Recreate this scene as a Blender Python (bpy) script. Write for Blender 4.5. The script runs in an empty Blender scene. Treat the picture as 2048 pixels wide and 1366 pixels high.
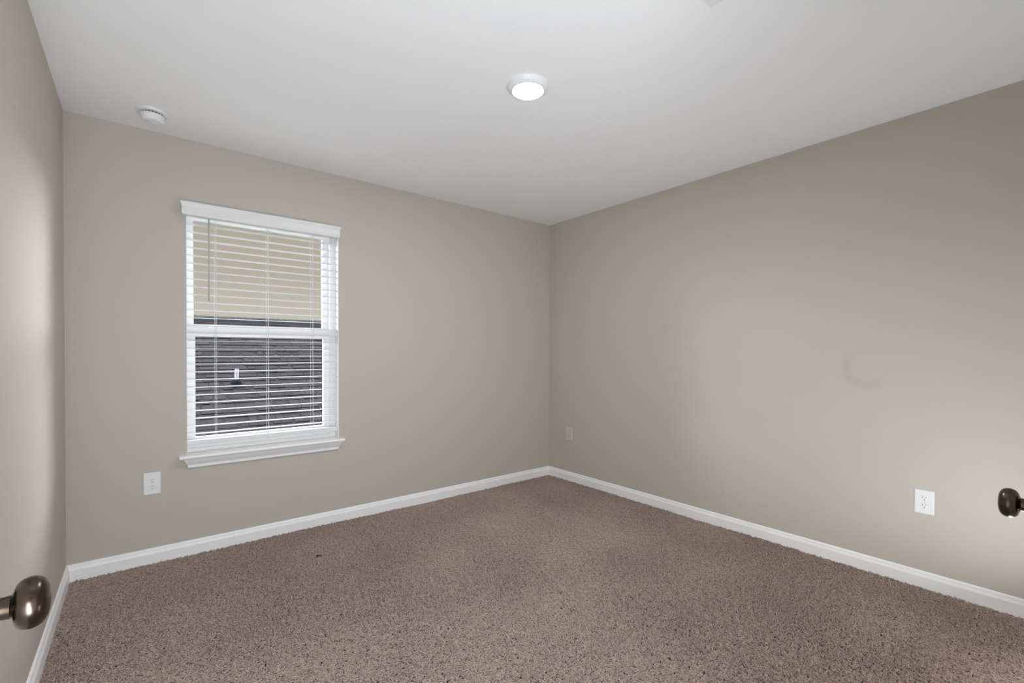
import bpy, bmesh, math, random
import numpy as np
from mathutils import Vector, Matrix

S = bpy.context.scene
COL = S.collection

# ------------------------------------------------------------------ camera
CAM_H = 1.199
cd = bpy.data.cameras.new('camera')
cam = bpy.data.objects.new('camera', cd)
COL.objects.link(cam)
cd.sensor_fit = 'HORIZONTAL'
cd.sensor_width = 36.0
cd.lens = 36.0 * 927.776 / 2048
cd.shift_x = 0.0
cd.shift_y = (714.80 - 683.0) / 2048
cd.clip_start = 0.01
cd.clip_end = 300
_y, _p, _r = math.radians(38.7358), math.radians(-0.644), math.radians(0.1601)
fw = Vector((math.sin(_y) * math.cos(_p), math.cos(_y) * math.cos(_p), math.sin(_p)))
rt = Vector((math.cos(_y), -math.sin(_y), 0))
up = rt.cross(fw)
rt2 = rt * math.cos(_r) + up * math.sin(_r)
up2 = -rt * math.sin(_r) + up * math.cos(_r)
cam.matrix_world = Matrix(((rt2.x, up2.x, -fw.x, 0), (rt2.y, up2.y, -fw.y, 0), (rt2.z, up2.z, -fw.z, CAM_H), (0, 0, 0, 1)))
S.camera = cam

S.view_settings.view_transform = 'Standard'
S.view_settings.look = 'None'
S.view_settings.exposure = 0.05
S.view_settings.gamma = 1.0
S.view_settings.use_curve_mapping = False
S.cycles.use_denoising = True
S.cycles.max_bounces = 14
S.cycles.diffuse_bounces = 8
S.cycles.transparent_max_bounces = 16
S.cycles.sample_clamp_indirect = 6.0
S.cycles.caustics_reflective = False
S.cycles.caustics_refractive = False

# light levels
LAMP = 310.0        # radiance of the ceiling lamp's lens
DOORWAY_FILL = 41.0      # watts of the added doorway fill
FRONT_FILL = 11.5        # watts of the added fill at the front wall
COOL = (.92, 1.0, 1.07)
GLOW = 36.0         # radiance of the glow added low in the unseen sky to either side
ZENITH = 13.0        # overcast sky overhead

# ------------------------------------------------------------------ sky
W = bpy.data.worlds.new('overcast_sky')
S.world = W
W.use_nodes = True
wn, wl = W.node_tree.nodes, W.node_tree.links
wn.clear()
tc = wn.new('ShaderNodeTexCoord')
sx = wn.new('ShaderNodeSeparateXYZ')
wl.new(tc.outputs['Generated'], sx.inputs[0])
rp = wn.new('ShaderNodeValToRGB')
wl.new(sx.outputs['Z'], rp.inputs[0])
els = [(0.0, (.22, .21, .19)), (.01, (.70, .65, .57)), (.07, (.60, .545, .47)), (.15, (.51, .445, .365)), (.25, (.46, .40, .32)), (.40, (.62, .62, .62)), (1.0, (.9, .96, 1.0))]
while len(rp.color_ramp.elements) < len(els):
    rp.color_ramp.elements.new(0.5)
for e, (q, c) in zip(rp.color_ramp.elements, els):
    e.position = q
    e.color = (*c, 1)
mr = wn.new('ShaderNodeMapRange')
mr.inputs['From Min'].default_value = .27
mr.inputs['From Max'].default_value = .75
mr.inputs['To Min'].default_value = 1.0
mr.inputs['To Max'].default_value = ZENITH
wl.new(sx.outputs['Z'], mr.inputs['Value'])
bg = wn.new('ShaderNodeBackground')
wl.new(rp.outputs[0], bg.inputs['Color'])
wl.new(mr.outputs[0], bg.inputs['Strength'])
# sky glow added to brighten the room, unseen, beside the strip the window shows
def _ramp(sock, a, b, lo, hi):
    q = wn.new('ShaderNodeMapRange'); q.interpolation_type = 'SMOOTHSTEP'
    q.inputs['From Min'].default_value = a; q.inputs['From Max'].default_value = b
    q.inputs['To Min'].default_value = lo; q.inputs['To Max'].default_value = hi
    wl.new(sock, q.inputs['Value'])
    return q.outputs[0]
def _mul(a, b):
    q = wn.new('ShaderNodeMath'); q.operation = 'MULTIPLY'
    wl.new(a, q.inputs[0])
    if isinstance(b, float): q.inputs[1].default_value = b
    else: wl.new(b, q.inputs[1])
    return q.outputs[0]
_ab = wn.new('ShaderNodeMath'); _ab.operation = 'ABSOLUTE'
wl.new(sx.outputs['X'], _ab.inputs[0])
gw = _mul(_mul(_ramp(_ab.outputs[0], .44, .66, 0, 1), _ramp(sx.outputs['Z'], .36, .58, 1, 0)), _mul(_ramp(sx.outputs['Z'], .0, .06, 0, 1), _ramp(sx.outputs['Y'], .0, .2, 0, 1)))
bg2 = wn.new('ShaderNodeBackground')
bg2.inputs['Color'].default_value = (1.0, .985, .965, 1)
wl.new(_mul(gw, GLOW), bg2.inputs['Strength'])
ad = wn.new('ShaderNodeAddShader')
wl.new(bg.outputs[0], ad.inputs[0]); wl.new(bg2.outputs[0], ad.inputs[1])
wo = wn.new('ShaderNodeOutputWorld')
wl.new(ad.outputs[0], wo.inputs[0])

# ------------------------------------------------------------------ unseen fill lights added for the ceiling: one in the doorway
# beside the camera, one long soft one at the foot of the front wall, both turned up to the ceiling
def area(name, shape, sx_, sy_, watts, loc, rot, col):
    d = bpy.data.lights.new(name, 'AREA')
    d.shape = shape; d.size = sx_
    if shape == 'RECTANGLE': d.size_y = sy_
    d.energy = watts; d.color = col
    o = bpy.data.objects.new(name, d)
    COL.objects.link(o)
    o.location = loc; o.rotation_euler = rot
area('doorway_fill', 'RECTANGLE', .30, 1.0, DOORWAY_FILL, (.02, -.36, .90), (math.radians(120), 0, math.radians(-8)), COOL)
area('front_wall_fill', 'RECTANGLE', .9, .03, FRONT_FILL, (2.22, .055, .12), (math.radians(162), 0, 0), COOL)

# ------------------------------------------------------------------ helpers
def nodes(name):
    m = bpy.data.materials.new(name)
    m.use_nodes = True
    nt = m.node_tree
    return m, nt.nodes, nt.links, nt.nodes['Principled BSDF']

def mat(name, col, rough=.5, metal=0.0, bump=None, spec=.5, coat=0.0):
    """bump = (scale, strength, distance, detail)"""
    m, n, l, b = nodes(name)
    b.inputs['Base Color'].default_value = (*col, 1)
    b.inputs['Roughness'].default_value = rough
    b.inputs['Metallic'].default_value = metal
    b.inputs['Specular IOR Level'].default_value = spec
    b.inputs['Coat Weight'].default_value = coat
    if bump:
        t = n.new('ShaderNodeTexCoord')
        x = n.new('ShaderNodeTexNoise')
        x.inputs['Scale'].default_value = bump[0]
        x.inputs['Detail'].default_value = bump[3]
        l.new(t.outputs['Object'], x.inputs['Vector'])
        u = n.new('ShaderNodeBump')
        u.inputs['Strength'].default_value = bump[1]
        u.inputs['Distance'].default_value = bump[2]
        l.new(x.outputs['Fac'], u.inputs['Height'])
        l.new(u.outputs[0], b.inputs['Normal'])
    return m

def tag(o, label=None, cat=None, group=None, kind=None):
    if label: o['label'] = label
    if cat: o['category'] = cat
    if group: o['group'] = group
    if kind: o['kind'] = kind
    return o

def obj(name, bm, m, parent=None, smooth=False):
    bmesh.ops.recalc_face_normals(bm, faces=bm.faces[:])
    me = bpy.data.meshes.new(name)
    bm.to_mesh(me)
    bm.free()
    if m: me.materials.append(m)
    if smooth:
        for q in me.polygons: q.use_smooth = True
    o = bpy.data.objects.new(name, me)
    COL.objects.link(o)
    if parent: o.parent = parent
    return o

def struct(name, bm, m, parent=None, label=None, cat=None):
    o = obj(name, bm, m, parent)
    o['kind'] = 'structure'
    if label: tag(o, label, cat)
    return o

def empty(name, loc=(0, 0, 0), rz=0):
    o = bpy.data.objects.new(name, None)
    o.empty_display_size = .05
    COL.objects.link(o)
    o.location = loc
    o.rotation_euler = (0, 0, rz)
    return o

def box(bm, x0, x1, y0, y1, z0, z1, bev=0.0, seg=2):
    v = [bm.verts.new(c) for c in ((x0, y0, z0), (x1, y0, z0), (x1, y1, z0), (x0, y1, z0), (x0, y0, z1), (x1, y0, z1), (x1, y1, z1), (x0, y1, z1))]
    fs = [bm.faces.new([v[i] for i in q]) for q in ((0, 3, 2, 1), (4, 5, 6, 7), (0, 1, 5, 4), (1, 2, 6, 5), (2, 3, 7, 6), (3, 0, 4, 7))]
    if bev:
        es = list({e for f in fs for e in f.edges})
        bmesh.ops.bevel(bm, geom=es, offset=bev, segments=seg, profile=.5, affect='EDGES')
    return bm

def boxes(*bs):
    bm = bmesh.new()
    for q in bs: box(bm, *q)
    return bm

def lathe(bm, prof, M=Matrix.Identity(4), n=48):
    """prof: (radius, height) pairs; revolved about local Z then moved by M."""
    rings = []
    for r, h in prof:
        if r < 1e-6:
            rings.append([bm.verts.new(M @ Vector((0, 0, h)))])
        else:
            rings.append([bm.verts.new(M @ Vector((r * math.cos(2 * math.pi * k / n), r * math.sin(2 * math.pi * k / n), h))) for k in range(n)])
    for a, b in zip(rings, rings[1:]):
        for k in range(n):
            k2 = (k + 1) % n
            if len(a) == 1 and len(b) == 1: continue
            if len(a) == 1: bm.faces.new((a[0], b[k], b[k2]))
            elif len(b) == 1: bm.faces.new((a[k], b[0], a[k2]))
            else: bm.faces.new((a[k], b[k], b[k2], a[k2]))
    return bm

def tube(bm, pts, r, n=8):
    prev = None
    pts = [Vector(p) for p in pts]
    for i, p in enumerate(pts):
        d = (pts[min(i + 1, len(pts) - 1)] - pts[max(i - 1, 0)]).normalized()
        a = d.orthogonal().normalized()
        if prev is not None:
            a = (prev - d * prev.dot(d)).normalized()
        prev = a
        b = d.cross(a)
        ring = [bm.verts.new(p + (a * math.cos(2 * math.pi * k / n) + b * math.sin(2 * math.pi * k / n)) * r) for k in range(n)]
        if i == 0:
            bm.faces.new(ring)
        else:
            for k in range(n):
                bm.faces.new((last[k], last[(k + 1) % n], ring[(k + 1) % n], ring[k]))
        last = ring
    bm.faces.new(last)
    return bm

def sweep_wall(bm, prof, x0, x1, yw, mitre=True):
    """prof: (projection from wall, z) pairs along wall y = yw, returned to the wall at both ends."""
    rows = []
    for p, z in prof:
        q = p if mitre else 0
        rows.append([bm.verts.new(c) for c in ((x0 - q, yw, z), (x0 - q, yw - p, z), (x1 + q, yw - p, z), (x1 + q, yw, z))])
    for a, b in zip(rows, rows[1:]):
        for k in range(3):
            bm.faces.new((a[k], a[k + 1], b[k + 1], b[k]))
    bm.faces.new(rows[0])
    bm.faces.new(rows[-1])
    return bm

def extrude_profile(bm, prof, a, b):
    """closed profile [(u, z)] with u along inward normal; a, b: lists of 3-D points (start, end) per profile point"""
    A = [bm.verts.new(q) for q in a]
    B = [bm.verts.new(q) for q in b]
    n = len(A)
    for k in range(n):
        bm.faces.new((A[k], A[(k + 1) % n], B[(k + 1) % n], B[k]))
    bm.faces.new(A)
    bm.faces.new(B)
    return bm

# ------------------------------------------------------------------ dimensions
XL, XR, YA, H = -0.3041, 3.1336, 3.3217, 2.44
YD = 0.028                                       # inner face of the wall with the doorway
BB = .0821                                       # baseboard height
OX0, OX1, OZ0, OZ1 = .2143, 1.0945, .570, 2.065  # window opening
DX0, DX1, DZ = -.14, .585, 2.03                  # doorway
FZ = -.012                                       # carpet backing

# ------------------------------------------------------------------ materials
def wall_paint():
    m, n, l, b = nodes('warm_greige_paint')
    b.inputs['Roughness'].default_value = .62
    b.inputs['Specular IOR Level'].default_value = .35
    t = n.new('ShaderNodeTexCoord')
    x = n.new('ShaderNodeTexNoise')
    x.inputs['Scale'].default_value = 170
    x.inputs['Detail'].default_value = 3
    l.new(t.outputs['Object'], x.inputs['Vector'])
    u = n.new('ShaderNodeBump')
    u.inputs['Strength'].default_value = .12
    u.inputs['Distance'].default_value = .002
    l.new(x.outputs['Fac'], u.inputs['Height'])
    l.new(u.outputs[0], b.inputs['Normal'])
    # a faint hooked rub mark on the right wall
    vm = n.new('ShaderNodeVectorMath'); vm.operation = 'DISTANCE'
    l.new(t.outputs['Object'], vm.inputs[0]); vm.inputs[1].default_value = SMUDGE
    rp = n.new('ShaderNodeValToRGB')
    l.new(vm.outputs['Value'], rp.inputs[0])
    e = rp.color_ramp.elements
    e[0].position = .070; e[0].color = (0, 0, 0, 1)
    e[1].position = .100; e[1].color = (1, 1, 1, 1)
    k = rp.color_ramp.elements.new(.135); k.color = (0, 0, 0, 1)
    sp = n.new('ShaderNodeSeparateXYZ')
    l.new(t.outputs['Object'], sp.inputs[0])
    g = n.new('ShaderNodeMapRange')       # keeps the far and lower arc of the ring only
    g.inputs['From Min'].default_value = SMUDGE[1] - SMUDGE[2] - .02
    g.inputs['From Max'].default_value = SMUDGE[1] - SMUDGE[2] + .05
    sub = n.new('ShaderNodeMath'); sub.operation = 'SUBTRACT'
    l.new(sp.outputs['Y'], sub.inputs[0]); l.new(sp.outputs['Z'], sub.inputs[1])
    l.new(sub.outputs[0], g.inputs['Value'])
    mu = n.new('ShaderNodeMath'); mu.operation = 'MULTIPLY'
    l.new(rp.outputs[0], mu.inputs[0]); l.new(g.outputs[0], mu.inputs[1])
    mx = n.new('ShaderNodeMix'); mx.data_type = 'RGBA'
    mx.inputs['A'].default_value = (*WALL, 1)
    mx.inputs['B'].default_value = (WALL[0] * .95, WALL[1] * .91, WALL[2] * .90, 1)
    l.new(mu.outputs[0], mx.inputs['Factor'])
    l.new(mx.outputs['Result'], b.inputs['Base Color'])
    return m

WALL = (.528, .488, .440)
SMUDGE = (XR, .768, 1.125)
M_wall = wall_paint()
M_ceil = mat('white_ceiling_paint', (.92, .92, .925), .75, bump=(75, .22, .004, 4), spec=.2)
M_trim = mat('white_trim_paint', (.93, .93, .93), .38)
M_vinyl = mat('white_vinyl', (.87, .87, .865), .42)
M_slat = mat('white_blind_plastic', (.77, .78, .79), .38)
M_valance = mat('white_valance', (.80, .80, .80), .4, bump=(40, .05, .001, 2))
M_cord = mat('pale_cord', (.62, .70, .74), .8)
M_wand = mat('clear_grey_wand', (.42, .43, .44), .25)
M_plate = mat('white_plate_plastic', (.83, .83, .83), .32)
M_beige = mat('beige_plate_plastic', (.60, .55, .52), .4)
M_slot = mat('dark_slot', (.10, .10, .10), .6)
M_screw = mat('painted_screw', (.7, .7, .7), .35, metal=.2)
M_plastic = mat('white_detector_plastic', (.82, .82, .825), .4)
M_bronze = mat('oil_rubbed_bronze', (.080, .058, .046), .27, metal=1.0, bump=(30, .02, .001, 2))
M_steel = mat('dark_metal', (.12, .11, .10), .35, metal=1.0)
M_back = mat('carpet_backing', (.07, .05, .04), .95)
M_scrap = mat('dark_scrap', (.02, .013, .012), .8)

def glass():
    m = bpy.data.materials.new('window_glass')
    m.use_nodes = True
    n, l = m.node_tree.nodes, m.node_tree.links
    n.clear()
    tr = n.new('ShaderNodeBsdfTransparent'); tr.inputs[0].default_value = (.95, .965, .97, 1)
    gl = n.new('ShaderNodeBsdfGlossy'); gl.inputs['Roughness'].default_value = .01
    fr = n.new('ShaderNodeFresnel'); fr.inputs['IOR'].default_value = 1.17
    mx = n.new('ShaderNodeMixShader')
    o = n.new('ShaderNodeOutputMaterial')
    l.new(fr.outputs[0], mx.inputs[0]); l.new(tr.outputs[0], mx.inputs[1]); l.new(gl.outputs[0], mx.inputs[2])
    l.new(mx.outputs[0], o.inputs[0])
    return m
M_glass = glass()

def emit(name, col, s):
    m = bpy.data.materials.new(name)
    m.use_nodes = True
    n, l = m.node_tree.nodes, m.node_tree.links
    n.clear()
    e = n.new('ShaderNodeEmission'); e.inputs[0].default_value = (*col, 1); e.inputs[1].default_value = s
    o = n.new('ShaderNodeOutputMaterial'); l.new(e.outputs[0], o.inputs[0])
    return m
M_lens = emit('lit_lens', (.97, 1.0, 1.02), LAMP)

# ------------------------------------------------------------------ room shell
T = .14
floor = struct('floor', boxes((XL - T, XR + T, -1.5, YA + .16, FZ - .15, FZ)), M_back, label='brown twist-pile carpet floor of the empty bedroom', cat='floor')
struct('ceiling', boxes((XL - T, XR + T, -1.5, YA + .16, H, H + .15)), M_ceil, label='white lightly textured flat ceiling over the whole room', cat='ceiling')
struct('wall_back', boxes((XL - T, OX0, YA, YA + .16, FZ, H), (OX1, XR + T, YA, YA + .16, FZ, H), (OX0, OX1, YA, YA + .16, FZ, OZ0), (OX0, OX1, YA, YA + .16, OZ1, H)), M_wall,
       label='greige wall with the single window in it', cat='wall')
struct('wall_left', boxes((XL - T, XL, -1.5, YA, FZ, H)), M_wall, label='greige wall running beside the dark knob at the left edge', cat='wall')
struct('wall_right', boxes((XR, XR + T, -1.5, YA, FZ, H)), M_wall, label='long greige wall holding two power outlets and a faint rub mark', cat='wall')
struct('wall_front', boxes((XL, DX0 - .0, YD - .12, YD, FZ, H), (DX1, .635, YD - .12, YD, FZ, H), (1.36, XR, YD - .12, YD, FZ, H), (DX0, DX1, YD - .12, YD, DZ, H), (.635, 1.36, YD - .12, YD, DZ, H)), M_wall,
       label='greige wall behind the viewer with doorway and closet', cat='wall')
struct('wall_hall', boxes((XL, XR, -1.5, -1.4, FZ, H)), M_wall, label='greige far wall of the hall behind the viewer', cat='wall')
struct('wall_closet', boxes((.60, .635, -.70, YD - .12, FZ, H), (1.36, 1.395, -.70, YD - .12, FZ, H), (.60, 1.395, -.74, -.70, FZ, H)), M_wall, label='plain walls of the closet behind the viewer', cat='wall')

# baseboards: a flat board with an eased, stepped top
PROF = [(0, FZ), (.014, FZ), (.014, .053), (.0128, .057), (.0085, .066), (.0075, .074), (.004, .0795), (0, BB)]
def base_y(name, y, s, x0, x1, e0, e1, label):     # along X, on a wall at y, inward direction s; e0/e1 mitre at the ends
    a = [(x0 + e0 * u, y + s * u, z) for u, z in PROF]
    b = [(x1 - e1 * u, y + s * u, z) for u, z in PROF]
    return struct(name, extrude_profile(bmesh.new(), PROF, a, b), M_trim, label=label, cat='baseboard')
def base_x(name, x, s, y0, y1, e0, e1, label):
    a = [(x + s * u, y0 + e0 * u, z) for u, z in PROF]
    b = [(x + s * u, y1 - e1 * u, z) for u, z in PROF]
    return struct(name, extrude_profile(bmesh.new(), PROF, a, b), M_trim, label=label, cat='baseboard')
base_y('baseboard_back', YA, -1, XL, XR, 1, 1, 'white baseboard under the window wall')
base_x('baseboard_right', XR, -1, YD, YA, 1, 1, 'white baseboard along the long right wall below both outlets')
base_x('baseboard_left', XL, 1, YD, YA, 1, 1, 'white baseboard along the left wall beside the door knob')
base_y('baseboard_front', YD, 1, 1.44, XR, 0, 1, 'white baseboard on the wall behind the viewer')

# ------------------------------------------------------------------ carpet pile (hair curves: nobody could count the tufts)
def carpet():
    rng = np.random.default_rng(7)
    x0, x1, y0, y1 = XL + .012, XR - .012, -.10, YA - .012
    dens = 56000
    n = int((x1 - x0) * (y1 - y0) * dens)
    px = rng.uniform(x0, x1, n); py = rng.uniform(y0, y1, n)
    def field(seed, scales):
        r = np.random.default_rng(seed)
        v = np.zeros(n)
        for s, a in scales:
            for _ in range(7):
                th = r.uniform(0, 2 * np.pi); ph = r.uniform(0, 2 * np.pi); k = s * r.uniform(.6, 1.5)
                v += a * np.sin(k * (px * np.cos(th) + py * np.sin(th)) + ph)
        return v / 2.6
    swirl = field(3, [(190, 1.0), (320, .7)])
    ang = 2.6 + 1.0 * field(1, [(1.6, 1.0), (5, .6)]) + 1.5 * swirl + rng.normal(0, .75, n)   # brushed pile, tangled in small tufts
    lean = np.clip(.98 + .25 * field(2, [(2.6, .7), (9, .8)]) + .26 * field(4, [(150, .9), (260, .8)]) + rng.normal(0, .20, n), .15, 1.5)   # radians off vertical
    ln = rng.uniform(.0145, .0205, n)
    K = 5
    pos = np.zeros((n, K, 3), np.float32)
    pos[:, 0, 0] = px; pos[:, 0, 1] = py; pos[:, 0, 2] = FZ - .001
    a = ang.copy(); e = lean * .35
    da = rng.normal(0, .55, n)
    for k in range(1, K):
        st = ln / (K - 1)
        pos[:, k, 0] = pos[:, k - 1, 0] + st * np.sin(e) * np.cos(a)
        pos[:, k, 1] = pos[:, k - 1, 1] + st * np.sin(e) * np.sin(a)
        pos[:, k, 2] = pos[:, k - 1, 2] + st * np.cos(e)
        a += da; e = np.minimum(e + lean * .45, 1.9)
    pos[:, :, 0] = np.clip(pos[:, :, 0], XL + .0145, XR - .0145)
    pos[:, :, 1] = np.clip(pos[:, :, 1], -.115, YA - .0145)
    hc = bpy.data.hair_curves.new('carpet_pile')
    hc.add_curves([K] * n)
    hc.points.foreach_set('position', pos.reshape(-1))
    rad = np.tile(np.array([.0015, .0017, .0017, .0016, .0013], np.float32), n) * np.repeat(rng.uniform(.8, 1.15, n).astype(np.float32), K)
    ra = hc.attributes.get('radius') or hc.attributes.new('radius', 'FLOAT', 'POINT')
    ra.data.foreach_set('value', rad)
    yt = hc.attributes.new('yarn_tone', 'FLOAT', 'CURVE')
    yt.data.foreach_set('value', rng.uniform(0, 1, n).astype(np.float32))
    m, nn, l, b = nodes('brown_yarn')
    at = nn.new('ShaderNodeAttribute'); at.attribute_name = 'yarn_tone'
    mx = nn.new('ShaderNodeMix'); mx.data_type = 'RGBA'
    mx.inputs['A'].default_value = (YARN[0] * .80, YARN[1] * .79, YARN[2] * .78, 1)
    mx.inputs['B'].default_value = (YARN[0] * 1.2, YARN[1] * 1.2, YARN[2] * 1.2, 1)
    l.new(at.outputs['Fac'], mx.inputs['Factor'])
    l.new(mx.outputs['Result'], b.inputs['Base Color'])
    b.inputs['Roughness'].default_value = .9
    b.inputs['Specular IOR Level'].default_value = .1
    hc.materials.append(m)
    o = bpy.data.objects.new('carpet_pile', hc)
    COL.objects.link(o)
    o.parent = floor
    o['kind'] = 'stuff'
    return o
YARN = (.44, .350, .306)
carpet()
S.cycles_curves.shape = 'RIBBONS'

# ------------------------------------------------------------------ window unit
win = struct('window_1', boxes((OX0, .2185, YA + .070, YA + .158, .590, OZ1), (1.055, OX1, YA + .070, YA + .158, .590, OZ1),
                               (.2185, 1.055, YA + .070, YA + .158, 2.012, OZ1), (.2185, 1.055, YA + .070, YA + .158, .590, .612)), M_vinyl,
             label='white single-hung window looking out on a shingle roof', cat='window')
def sash(name, yf, yb, x0, x1, z0, z1, gx0, gx1, gz0, gz1):
    bm = bmesh.new()
    for q in ((x0, gx0, yf, yb, z0, z1), (gx1, x1, yf, yb, z0, z1), (gx0, gx1, yf, yb, gz1, z1), (gx0, gx1, yf, yb, z0, gz0)):
        box(bm, *q)
    # glazing bead, a step in from the face
    b = .007
    for q in ((gx0 - .0, gx0 + .0015, yf + .006, yb - .006, gz0, gz1), (gx1 - .0015, gx1, yf + .006, yb - .006, gz0, gz1)):
        box(bm, *q)
    o = obj(name, bm, M_vinyl, win)
    ym = (yf + yb) / 2 + .004
    obj('glass_pane', boxes((gx0 - .004, gx1 + .004, ym - .002, ym + .002, gz0 - .004, gz1 + .004)), M_glass, o)
    return o
up_s = sash('upper_sash', YA + .114, YA + .146, .2187, 1.0548, 1.320, 2.0115, .2567, 1.0195, 1.366, 1.999)
lo_s = sash('lower_sash', YA + .080, YA + .1125, .2187, 1.0548, .6125, 1.345, .2615, 1.0165, .676, 1.2895)
for lx in (.352, .906):
    bm = bmesh.new()
    box(bm, lx - .028, lx + .028, YA + .082, YA + .110, 1.3452, 1.351, .002)
    lathe(bm, [(.012, 0), (.012, .008), (.009, .011), (0, .011)], Matrix.Translation((lx - .004, YA + .098, 1.350)), 20)
    box(bm, lx - .004, lx + .030, YA + .080, YA + .090, 1.352, 1.360, .003)
    obj('sash_lock', bm, M_vinyl, lo_s)
# sill stool, apron
bm = bmesh.new()
st = [(.0, .5705), (.047, .5705), (.051, .5735), (.053, .579), (.051, .5845), (.047, .588), (.0, .588)]
A = [(.1745, YA - u, z) for u, z in st]; Bq = [(1.1225, YA - u, z) for u, z in st]
extrude_profile(bm, st, A, Bq)
box(bm, OX0, OX1, YA, YA + .082, .5705, .588)
stool = struct('trim_1', bm, M_trim, label='white window sill ledge with moulded apron below the blind', cat='window sill')
bm = bmesh.new()
sweep_wall(bm, [(.036, .5702), (.0345, .566), (.031, .563), (.029, .556), (.0245, .546), (.018, .536), (.0135, .528), (.0125, .514), (.010, .512)], .2300, 1.0790, YA)
ap = obj('sill_apron', bm, M_trim, stool)
ap['kind'] = 'structure'
# white jamb liners inside the opening
struct('trim_2', boxes((OX0, OX0 + .0018, YA - .0004, YA + .070, .588, OZ1), (OX1 - .0035, OX1, YA - .0004, YA + .070, .588, OZ1)), M_trim, label='white liner on the sides of the window recess', cat='window trim')

# ------------------------------------------------------------------ blind
bl = empty('window_blind', (.652, YA, .64))
tag(bl, 'white horizontal slat blind with open slats hanging in the window', 'window blind')
BP = Vector((.652, YA, .64))
def bpart(name, bm, m, parent=None, smooth=False):
    for v in bm.verts: v.co -= BP
    return obj(name, bm, m, parent or bl, smooth)
YF, YB = YA + .012, YA + .062
# valance: moulded board with returns
vp = [(.040, 1.992), (.046, 1.990), (.050, 1.995), (.0515, 2.004), (.0505, 2.010), (.0505, 2.040), (.0525, 2.046), (.0555, 2.054), (.0565, 2.062), (.053, 2.067), (.044, 2.068)]
bm = bmesh.new()
sweep_wall(bm, vp, .2415, 1.0385, YA)
bpart('valance', bm, M_valance)
bpart('headrail', boxes((OX0 + .003, OX1 - .003, YA + .008, YA + .062, 2.008, 2.052)), M_slat)
sl = bmesh.new()
x0, x1 = .2180, 1.0865
prof = []
for k in range(9):
    y = YF + (YB - YF) * k / 8
    prof.append((y, .0018 * (1 - ((k - 4) / 4) ** 2)))
pr = [(y, z + .0009) for y, z in prof] + [(y, z - .0009) for y, z in reversed(prof)]
extrude_profile(sl, pr, [(x0, y, z) for y, z in pr], [(x1, y, z) for y, z in pr])
for v in sl.verts: v.co -= BP
rnd = random.Random(3)
s0 = obj('slat', sl, M_slat, bl)
PITCH, ZT = .04635, 1.9553
for k in range(28):
    o = s0 if k == 0 else s0.copy()
    if k: COL.objects.link(o); o.parent = bl
    o.location = (0, 0, ZT - PITCH * k)
    # small individual tilts about the slat's own long axis
    o.rotation_euler = (0, 0, 0)
    tl = rnd.gauss(0, .012)
    piv = Vector((0, (YF + YB) / 2 - BP.y, -BP.z))
    R = Matrix.Rotation(tl, 4, 'X')
    o.matrix_basis = Matrix.Translation(Vector((0, 0, ZT - PITCH * k)) + piv) @ R @ Matrix.Translation(-piv)
rail_bm = bmesh.new()
box(rail_bm, x0 - .002, x1 + .001, YF, YB, .6405, .6665, .003)
rail = bpart('bottom_rail', rail_bm, M_slat)
for cx in (.361, .648, .924):
    bm = bmesh.new()
    for yy in (YF - .0012, YB + .0012):
        tube(bm, [(cx, yy, 2.01), (cx, yy, 1.3), (cx + .0005, yy, .668)], .0007, 6)
    for k in range(28):
        z = ZT - PITCH * k - .0022
        tube(bm, [(cx, YF - .0012, z), (cx, YB + .0012, z)], .0005, 5)
    tube(bm, [(cx + .006, YF + .012, 2.01), (cx + .006, YF + .012, .668)], .0009, 6)
    bpart('ladder_cord', bm, M_cord)
    bm = bmesh.new()
    tube(bm, [(cx - .003, YF - .0012, .668), (cx - .006, YF - .0016, .655), (cx + .001, YF - .0016, .646), (cx + .009, YF - .0012, .660)], .0011, 6)
    lathe(bm, [(0, -.0035), (.005, -.003), (.006, 0)], Matrix.Translation((cx + .002, YF + .010, .6405)), 14)
    bpart('cord_plug', bm, M_slat, rail)
bm = bmesh.new()
tube(bm, [(.3262, YA - .006, 2.004), (.3258, YA - .006, 1.75), (.3252, YA - .006, 1.496)], .0042, 6)
wand = bpart('tilt_wand', bm, M_wand)
bm = bmesh.new()
tube(bm, [(.3262, YA + .012, 2.012), (.3262, YA + .002, 2.016), (.3262, YA - .006, 2.008), (.3262, YA - .006, 2.0)], .0016, 6)
bpart('wand_hook', bm, M_screw, wand)
for hx, sgn in ((OX0 + .0005, 1), (OX1 - .0005, -1)):
    bm = bmesh.new()
    box(bm, min(hx, hx + sgn * .002), max(hx, hx + sgn * .002), YA + .002, YA + .030, .640, .668, .0008)
    bpart('hold_down_bracket', bm, M_slat)

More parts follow.
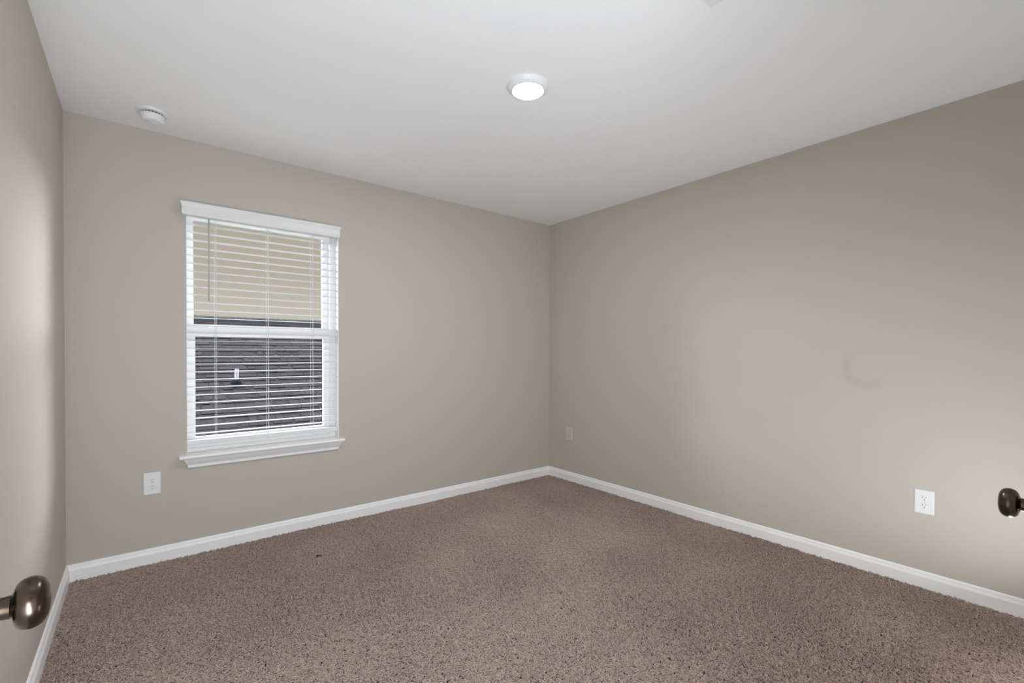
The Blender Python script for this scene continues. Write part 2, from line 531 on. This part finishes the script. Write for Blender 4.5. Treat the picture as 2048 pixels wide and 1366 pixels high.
# ------------------------------------------------------------------ power outlets
def outlet(name, loc, rz, label, pm=None):
    """built facing -Y in its own frame, back on y = 0"""
    t = empty(name, loc, rz)
    tag(t, label, 'power outlet', 'duplex outlets low on the walls')
    pm = pm or M_plate
    bm = bmesh.new()
    w, h = .0395, .062
    prof = [(0, 0), (0, .0025), (.0025, .0058), (.0045, .0066)]
    rows = []
    for ins, d in prof:
        rows.append([bm.verts.new((sx * (w - ins), -d, sz * (h - ins))) for sx, sz in ((-1, -1), (1, -1), (1, 1), (-1, 1))])
    for a, b in zip(rows, rows[1:]):
        for k in range(4): bm.faces.new((a[k], a[(k + 1) % 4], b[(k + 1) % 4], b[k]))
    bm.faces.new(rows[-1]); bm.faces.new(rows[0])
    obj('cover_plate', bm, pm, t)
    for sz in (-1, 1):
        zc = sz * .0195
        bm = bmesh.new()
        pts = []
        for k in range(40):                      # round face with flattened top and bottom
            a = 2 * math.pi * k / 40
            pts.append((.0172 * math.cos(a), max(-.0138, min(.0138, .0172 * math.sin(a)))))
        r0 = [bm.verts.new((x, -.0062, z + zc)) for x, z in pts]
        r1 = [bm.verts.new((x, -.0072, z + zc)) for x, z in pts]
        r2 = [bm.verts.new((x * .955, -.0078, z * .955 + zc)) for x, z in pts]
        for a, b in ((r0, r1), (r1, r2)):
            for k in range(40): bm.faces.new((a[k], a[(k + 1) % 40], b[(k + 1) % 40], b[k]))
        bm.faces.new(r2)
        rc = obj('receptacle', bm, pm, t)
        bm = bmesh.new()
        box(bm, -.0078, -.0055, -.0080, -.0070, zc + .0005, zc + .0090)
        box(bm, .0055, .0073, -.0080, -.0070, zc + .0015, zc + .0085)
        lathe(bm, [(0, 0), (.0026, 0), (.0026, .001), (0, .001)], Matrix.Translation((0, -.0070, zc - .0075)) @ Matrix.Rotation(math.pi / 2, 4, 'X'), 16)
        obj('slots', bm, M_slot, rc)
    bm = bmesh.new()
    lathe(bm, [(.0032, 0), (.0030, .0008), (0, .0012)], Matrix.Translation((0, -.0066, 0)) @ Matrix.Rotation(math.pi / 2, 4, 'X'), 16)
    obj('screw', bm, M_screw, t)
    return t
outlet('power_outlet', (.0502, YA, .4488), 0, 'white duplex outlet below the window on the back wall')
outlet('power_outlet', (XR, .5237, .4380), math.pi / 2 * -1, 'white duplex outlet on the right wall nearest the viewer, beside the knob')
outlet('power_outlet', (XR, 3.0475, .4352), math.pi / 2 * -1, 'small beige outlet on the right wall close to the far corner', M_beige)

# ------------------------------------------------------------------ ceiling lamp
LX, LY = 1.417, 1.6535
cl = empty('ceiling_light', (LX, LY, H))
tag(cl, 'round white low-profile disk lamp lit on the ceiling', 'ceiling light')
bm = bmesh.new()
lathe(bm, [(.0975, 0), (.0975, -.003), (.0945, -.010), (.089, -.017), (.083, -.0225), (.078, -.0255), (.0735, -.0262), (.0712, -.0255), (.0708, -.018), (.0, -.018)], n=72)
obj('trim_ring', bm, M_plastic, cl, True)
bm = bmesh.new()
lathe(bm, [(.0705, -.0235), (.066, -.0250), (.04, -.0262), (0, -.0268)], n=64)
obj('lens', bm, M_lens, cl, True)

# ------------------------------------------------------------------ smoke detector
sd = empty('smoke_detector', (.057, 3.062, H))
tag(sd, 'round white smoke alarm on the ceiling near the window wall', 'smoke detector')
bm = bmesh.new()
lathe(bm, [(.0685, 0), (.0685, -.004), (.066, -.0095), (.062, -.0115), (.0, -.0115)], n=56)
obj('mounting_base', bm, M_plastic, sd, False)
bm = bmesh.new()
lathe(bm, [(.0, -.0105), (.049, -.0105), (.049, -.0195), (.0, -.0195)], n=56)
obj('vent_gap', bm, mat('gap_shade_grey', (.10, .10, .10), .6), sd)  # solid dark core: the gap's shade is put into its colour
bm = bmesh.new()
lathe(bm, [(.0, -.0185), (.0525, -.0185), (.0535, -.022), (.0520, -.034), (.049, -.045), (.046, -.0505), (.040, -.0535), (.03, -.0545), (.0, -.0550)], n=56)
body = obj('cover', bm, M_plastic, sd, True)
bm = bmesh.new()
for k in range(22):
    a = 2 * math.pi * k / 22
    m4 = Matrix.Rotation(a, 4, 'Z')
    b2 = bmesh.new()
    box(b2, .0480, .0522, -.0014, .0014, -.0195, -.0110)
    for v in b2.verts: v.co = m4 @ v.co
    me = bpy.data.meshes.new('x'); b2.to_mesh(me); b2.free(); bm.from_mesh(me); bpy.data.meshes.remove(me)
obj('vent_fins', bm, M_plastic, sd)
bm = bmesh.new()
lathe(bm, [(.0125, -.0545), (.0125, -.0562), (.0105, -.0572), (0, -.0575)], Matrix.Translation((.004, .006, 0)), 28)
obj('test_button', bm, M_plastic, body, True)
bm = bmesh.new()
box(bm, -.030, -.014, -.012, -.007, -.0550, -.0540)
obj('sounder_slot', bm, mat('grey_slot', (.33, .33, .33), .6), body)

# ------------------------------------------------------------------ ceiling register (only its corner reaches the photo)
rg = empty('ceiling_vent', (1.60, .864, H))
tag(rg, 'white ceiling air register, only one corner showing at the top', 'ceiling vent')
bm = bmesh.new()
vx, vy, fr = -.34, -.24, .03
for q in ((vx, 0, -fr, 0), (vx, 0, vy, vy + fr), (vx, vx + fr, vy + fr, -fr), (-fr, 0, vy + fr, -fr)):
    box(bm, q[0], q[1], q[2], q[3], -.0065, 0, .0)
obj('frame', bm, M_plastic, rg)
lv = bmesh.new()
box(lv, vx + fr, -fr, -.009, .009, -.0008, .0008)
lo = obj('louvre', lv, M_plastic, rg)
for k in range(9):
    o = lo if k == 0 else lo.copy()
    if k: COL.objects.link(o); o.parent = rg
    o.location = (0, vy + fr + .012 + k * .0195, -.006)
    o.rotation_euler = (.6, 0, 0)

# ------------------------------------------------------------------ doors with knobs
KN = [(.033, 0), (.033, .004), (.030, .0075), (.024, .0095), (.0145, .0115), (.0120, .015), (.0116, .024), (.0122, .031), (.0150, .0328), (.0215, .0345), (.0255, .0385), (.0274, .0440), (.0274, .0485), (.0258, .0535), (.0222, .0575), (.0160, .0602), (.0085, .0614), (0, .0617)]
def smooth_prof(p, times=2):
    for _ in range(times):
        q = [p[0]]
        for (a, b), (c, d) in zip(p, p[1:]):
            q += [(a * .75 + c * .25, b * .75 + d * .25), (a * .25 + c * .75, b * .25 + d * .75)]
        p = q + [p[-1]]
    return p
def knob(door, M, sc=1.0):
    bm = bmesh.new()
    lathe(bm, [(r * sc, h * sc) for r, h in KN[:6]], M, 72)
    k = obj('door_knob', bm, M_bronze, door, True)
    k['label'] = 'dark bronze door knob'
    bm = bmesh.new()
    lathe(bm, [(r * sc, h * sc) for r, h in KN[5:8]], M, 64)
    obj('knob_neck', bm, M_bronze, k, True)
    bm = bmesh.new()
    lathe(bm, [(0, .0305 * sc)] + smooth_prof([(r * sc, h * sc) for r, h in KN[7:]]), M, 128)
    obj('knob_grip', bm, M_bronze, k, True)
    return k
def panel_door(name, w, loc, rz, label):
    """hinged on local x = 0; room face at local y = 0, thickness behind it (+Y is the knob side)"""
    bm = bmesh.new()
    box(bm, 0, w, -.035, 0, .008, 2.02)
    for z0, z1 in ((.15, .85), (1.02, 1.88)):
        b = [(.11, 0), (.125, -.006), (.14, -.006), (.155, -.002)]
        for i, (ins, d) in enumerate(b[1:], 1):
            pass
        box(bm, .13, w - .13, -.001, .004, z0 + .02, z1 - .02, .003)
    d = struct(name, bm, M_trim, label=label, cat='door')
    d.location = loc
    d.rotation_euler = (0, 0, rz)
    return d
# entry door: swung fully open, lying along the left wall; its knob pokes into the frame
d1 = panel_door('door_1', .765, (-.1415, .030, 0), math.radians(90), 'white entry door folded open along the left wall')
# local +Y maps to -X; the room side of the open leaf is therefore local -Y (thickness side), at x = -.1415 + .035
d1.location.x = -.1415 - .035
knob(d1, Matrix.Translation((.7023, -.035, .9203)) @ Matrix.Rotation(math.pi / 2, 4, 'X'))
knob(d1, Matrix.Translation((.7023, 0, .9203)) @ Matrix.Rotation(-math.pi / 2, 4, 'X'), .98)
# closet door behind the viewer's right shoulder, a hair ajar; its knob shows at the right edge
d2 = panel_door('door_2', .712, (.640, YD, 0), math.radians(1.75), 'white closet door behind the viewer on the right')
knob(d2, Matrix.Translation((.646, 0, .9165)) @ Matrix.Rotation(-math.pi / 2, 4, 'X'), .985)

# ------------------------------------------------------------------ scrap on the carpet
bm = bmesh.new()
rng = random.Random(5)
pts = [(-.017, -.002), (-.010, .004), (.001, .0055), (.011, .0045), (.018, .001), (.008, -.0005), (-.003, .0005), (-.010, -.0065), (-.016, -.009)]
lo_ = [bm.verts.new((x, y, .0005 + rng.uniform(0, .002))) for x, y in pts]
hi_ = [bm.verts.new((x * .9, y * .8, .0055 + rng.uniform(0, .003))) for x, y in pts]
bm.faces.new(lo_); bm.faces.new(hi_)
for k in range(len(pts)):
    bm.faces.new((lo_[k], lo_[(k + 1) % len(pts)], hi_[(k + 1) % len(pts)], hi_[k]))
sc = obj('scrap', bm, M_scrap)
sc.location = (.809, 2.801, .0045)
sc.rotation_euler = (0, 0, -.62)
tag(sc, 'tiny dark scrap lying on the brown carpet before the window', 'scrap')

# ------------------------------------------------------------------ outside: the neighbouring house
TP = .56
YR, ZR = 12.5, 1.957                           # ridge line
YE = 6.9
def zroof(y): return ZR + TP * (y - YR)
HX0, HX1 = -9.0, 14.0
nh = empty('house', (2.5, YR, -3.0))
tag(nh, 'neighbouring house whose dark shingle roof shows through the window', 'house')
NB = Vector((2.5, YR, -3.0))
def hpart(name, bm, m, parent=None, smooth=False):
    off = NB
    for v in bm.verts: v.co -= off
    return obj(name, bm, m, parent or nh, smooth)
def shingle_mat():
    m, n, l, b = nodes('asphalt_shingles')
    at = n.new('ShaderNodeAttribute'); at.attribute_name = 'tone'
    t = n.new('ShaderNodeTexCoord')
    x = n.new('ShaderNodeTexNoise'); x.inputs['Scale'].default_value = 90; x.inputs['Detail'].default_value = 3
    l.new(t.outputs['Object'], x.inputs['Vector'])
    rp = n.new('ShaderNodeValToRGB')
    rp.color_ramp.elements[0].color = (SH[0] * .45, SH[1] * .45, SH[2] * .50, 1)
    rp.color_ramp.elements[1].color = (SH[0] * 1.7, SH[1] * 1.68, SH[2] * 1.6, 1)
    ad = n.new('ShaderNodeMath'); ad.operation = 'MULTIPLY_ADD'
    l.new(x.outputs['Fac'], ad.inputs[0]); ad.inputs[1].default_value = .7
    sc_ = n.new('ShaderNodeMath'); sc_.operation = 'MULTIPLY_ADD'
    l.new(at.outputs['Fac'], sc_.inputs[0]); sc_.inputs[1].default_value = .55; sc_.inputs[2].default_value = -.12
    l.new(sc_.outputs[0], ad.inputs[2])
    l.new(ad.outputs[0], rp.inputs[0])
    l.new(rp.outputs[0], b.inputs['Base Color'])
    b.inputs['Roughness'].default_value = .9
    b.inputs['Specular IOR Level'].default_value = .15
    u = n.new('ShaderNodeBump'); u.inputs['Strength'].default_value = .4; u.inputs['Distance'].default_value = .004
    l.new(x.outputs['Fac'], u.inputs['Height']); l.new(u.outputs[0], b.inputs['Normal'])
    return m
SH = (.0105, .0085, .0106)
M_shingle = shingle_mat()
M_dark = mat('black_vent', (.012, .014, .022), .6)
M_pvc = mat('weathered_pvc', (.22, .24, .265), .7)
M_boot = mat('dark_rubber_boot', (.006, .0095, .014), .8, spec=.05)
M_siding = mat('beige_siding', (.55, .50, .42), .6)
cosp = 1 / math.sqrt(1 + TP * TP); sinp = TP * cosp
U = Vector((0, cosp, sinp)); N = Vector((0, -sinp, cosp))
bm = bmesh.new()
tone = bm.faces.layers.float.new('tone')
rng = random.Random(11)
L = (YR - YE) / cosp
EXPO = .143
eave = Vector((0, YE, zroof(YE)))
nc = int(L / EXPO)
def slab(xa, xb, xa2, xb2, s0, s1, h0, h1, tn):
    """one shingle tab: lower edge s0 raised h0, upper edge s1 raised h1"""
    P = lambda x, s, h: eave + Vector((x, 0, 0)) + U * s + N * h
    v = [bm.verts.new(P(xa, s0, h0)), bm.verts.new(P(xb, s0, h0)), bm.verts.new(P(xb2, s1, h1)), bm.verts.new(P(xa2, s1, h1)),
         bm.verts.new(P(xa, s0, 0)), bm.verts.new(P(xb, s0, 0)), bm.verts.new(P(xb2, s1, 0)), bm.verts.new(P(xa2, s1, 0))]
    for q in ((0, 1, 2, 3), (4, 5, 1, 0), (5, 6, 2, 1), (7, 4, 0, 3)):
        f = bm.faces.new([v[i] for i in q]); f[tone] = tn
VX0, VX1 = -2.5, 8.0
for c in range(nc + 1):
    s0 = L - EXPO * (nc + 1 - c); s1 = s0 + EXPO + .012
    h = .0105
    x = VX0 - rng.uniform(0, .4)
    while x < VX1:
        w = rng.uniform(.11, .31)
        gap = rng.choice([.0, .0, .006, .02, .05])
        tn = rng.uniform(0, 1)
        sk = rng.uniform(-.006, .006)
        slab(x + .0025, x + w - .0025, x + .0025 - sk, x + w - .0025 + sk, s0, s1, h * (1.55 if rng.random() < .62 else .9), .0008, tn)
        x += w + gap
# underlying courses and the parts of the slope no window shows
P = lambda x, s, h: eave + Vector((x, 0, 0)) + U * s + N * h
for xa, xb, hh in ((HX0, VX0, .004), (VX0, VX1, .0015), (VX1, HX1, .004)):
    f = bm.faces.new([bm.verts.new(P(xa, 0, hh)), bm.verts.new(P(xb, 0, hh)), bm.verts.new(P(xb, L, hh)), bm.verts.new(P(xa, L, hh))]); f[tone] = .1
bk = [bm.verts.new((HX0, YR, ZR)), bm.verts.new((HX1, YR, ZR)), bm.verts.new((HX1, YR + 5.6, ZR - 5.6 * TP)), bm.verts.new((HX0, YR + 5.6, ZR - 5.6 * TP))]
f = bm.faces.new(bk); f[tone] = .5
roof = hpart('roof', bm, M_shingle)
# shingled ridge vent: a low dark-sided box with cap shingles lying flatter than the slope
RV = .135                                       # how far it reaches down each side
def ridge_pts(sgn, lift0, lift1, reach):
    lo_b = Vector((0, YR - sgn * reach, ZR - reach * TP))
    return lo_b, lo_b + Vector((0, 0, lift0)), Vector((0, YR, ZR + lift1)), Vector((0, YR, ZR))
bm = bmesh.new()
for sgn in (1, -1):
    a = ridge_pts(sgn, .070, .034, RV)
    va = [bm.verts.new(q + Vector((HX0, 0, 0))) for q in a]; vb = [bm.verts.new(q + Vector((HX1, 0, 0))) for q in a]
    for k in range(4): bm.faces.new((va[k], va[(k + 1) % 4], vb[(k + 1) % 4], vb[k]))
hpart('ridge_vent', bm, M_dark, roof)
bm = bmesh.new()
tone = bm.faces.layers.float.new('tone')
x = VX0
while x < VX1:
    w = .143
    tn = rng.uniform(.2, .8)
    for sgn in (1, -1):
        _, q1, q2, _ = ridge_pts(sgn, .071, .035, RV + .006)
        q = [q1, q2, q2 + Vector((0, 0, .013)), q1 + Vector((0, 0, .012))]
        va = [bm.verts.new(p + Vector((x, 0, 0))) for p in q]; vb = [bm.verts.new(p + Vector((x + w - .004, 0, -.003))) for p in q]
        for k in range(4):
            f = bm.faces.new((va[k], va[(k + 1) % 4], vb[(k + 1) % 4], vb[k])); f[tone] = tn
        f = bm.faces.new(va); f[tone] = tn
        f = bm.faces.new(vb); f[tone] = tn
    x += w
hpart('ridge_cap', bm, M_shingle, roof)
# plumbing vent with its flashing boot
pb = Vector((1.412, 10.03, zroof(10.03)))
bm = bmesh.new()
lathe(bm, [(.0345, -.05), (.0345, .300), (.0305, .300), (.0305, .20), (0, .20)], Matrix.Translation(pb) @ Matrix.Rotation(math.radians(1.5), 4, 'Y'), 28)
pipe = hpart('vent_pipe', bm, M_pvc, roof, False)
pipe['label'] = 'white plastic vent pipe on the roof'
bm = bmesh.new()
RM = Matrix.Translation(pb) @ Matrix(((1, 0, 0, 0), (0, cosp, -sinp, 0), (0, sinp, cosp, 0), (0, 0, 0, 1)))
box(bm, -.135, .135, -.115, .02, .011, .014)
for v in bm.verts: v.co = RM @ v.co
lathe(bm, [(.098, -.05), (.093, .02), (.082, .068), (.074, .086), (.052, .098), (.037, .101), (.035, .097)], Matrix.Translation(pb), 32)
# hpart would need a third level below the pipe: the boot sits beside it as a sub-part of the roof
hpart('flashing_boot', bm, M_boot, roof, False)
hpart('wall', boxes((HX0 + .5, HX1 - .5, YE + .5, YR + 5.1, -3.0, zroof(YE + .5) - .12)), M_siding)
bm = bmesh.new()
box(bm, HX0, HX1, YE - .02, YE + .02, zroof(YE) - .20, zroof(YE) - .005)
hpart('fascia', bm, M_trim)
struct('ground', boxes((-40, 40, YA + .2, 60, -3.2, -3.0)), mat('lawn_green', (.10, .14, .05), .95, bump=(8, .5, .05, 4)), label='lawn between the two houses below the window', cat='ground')
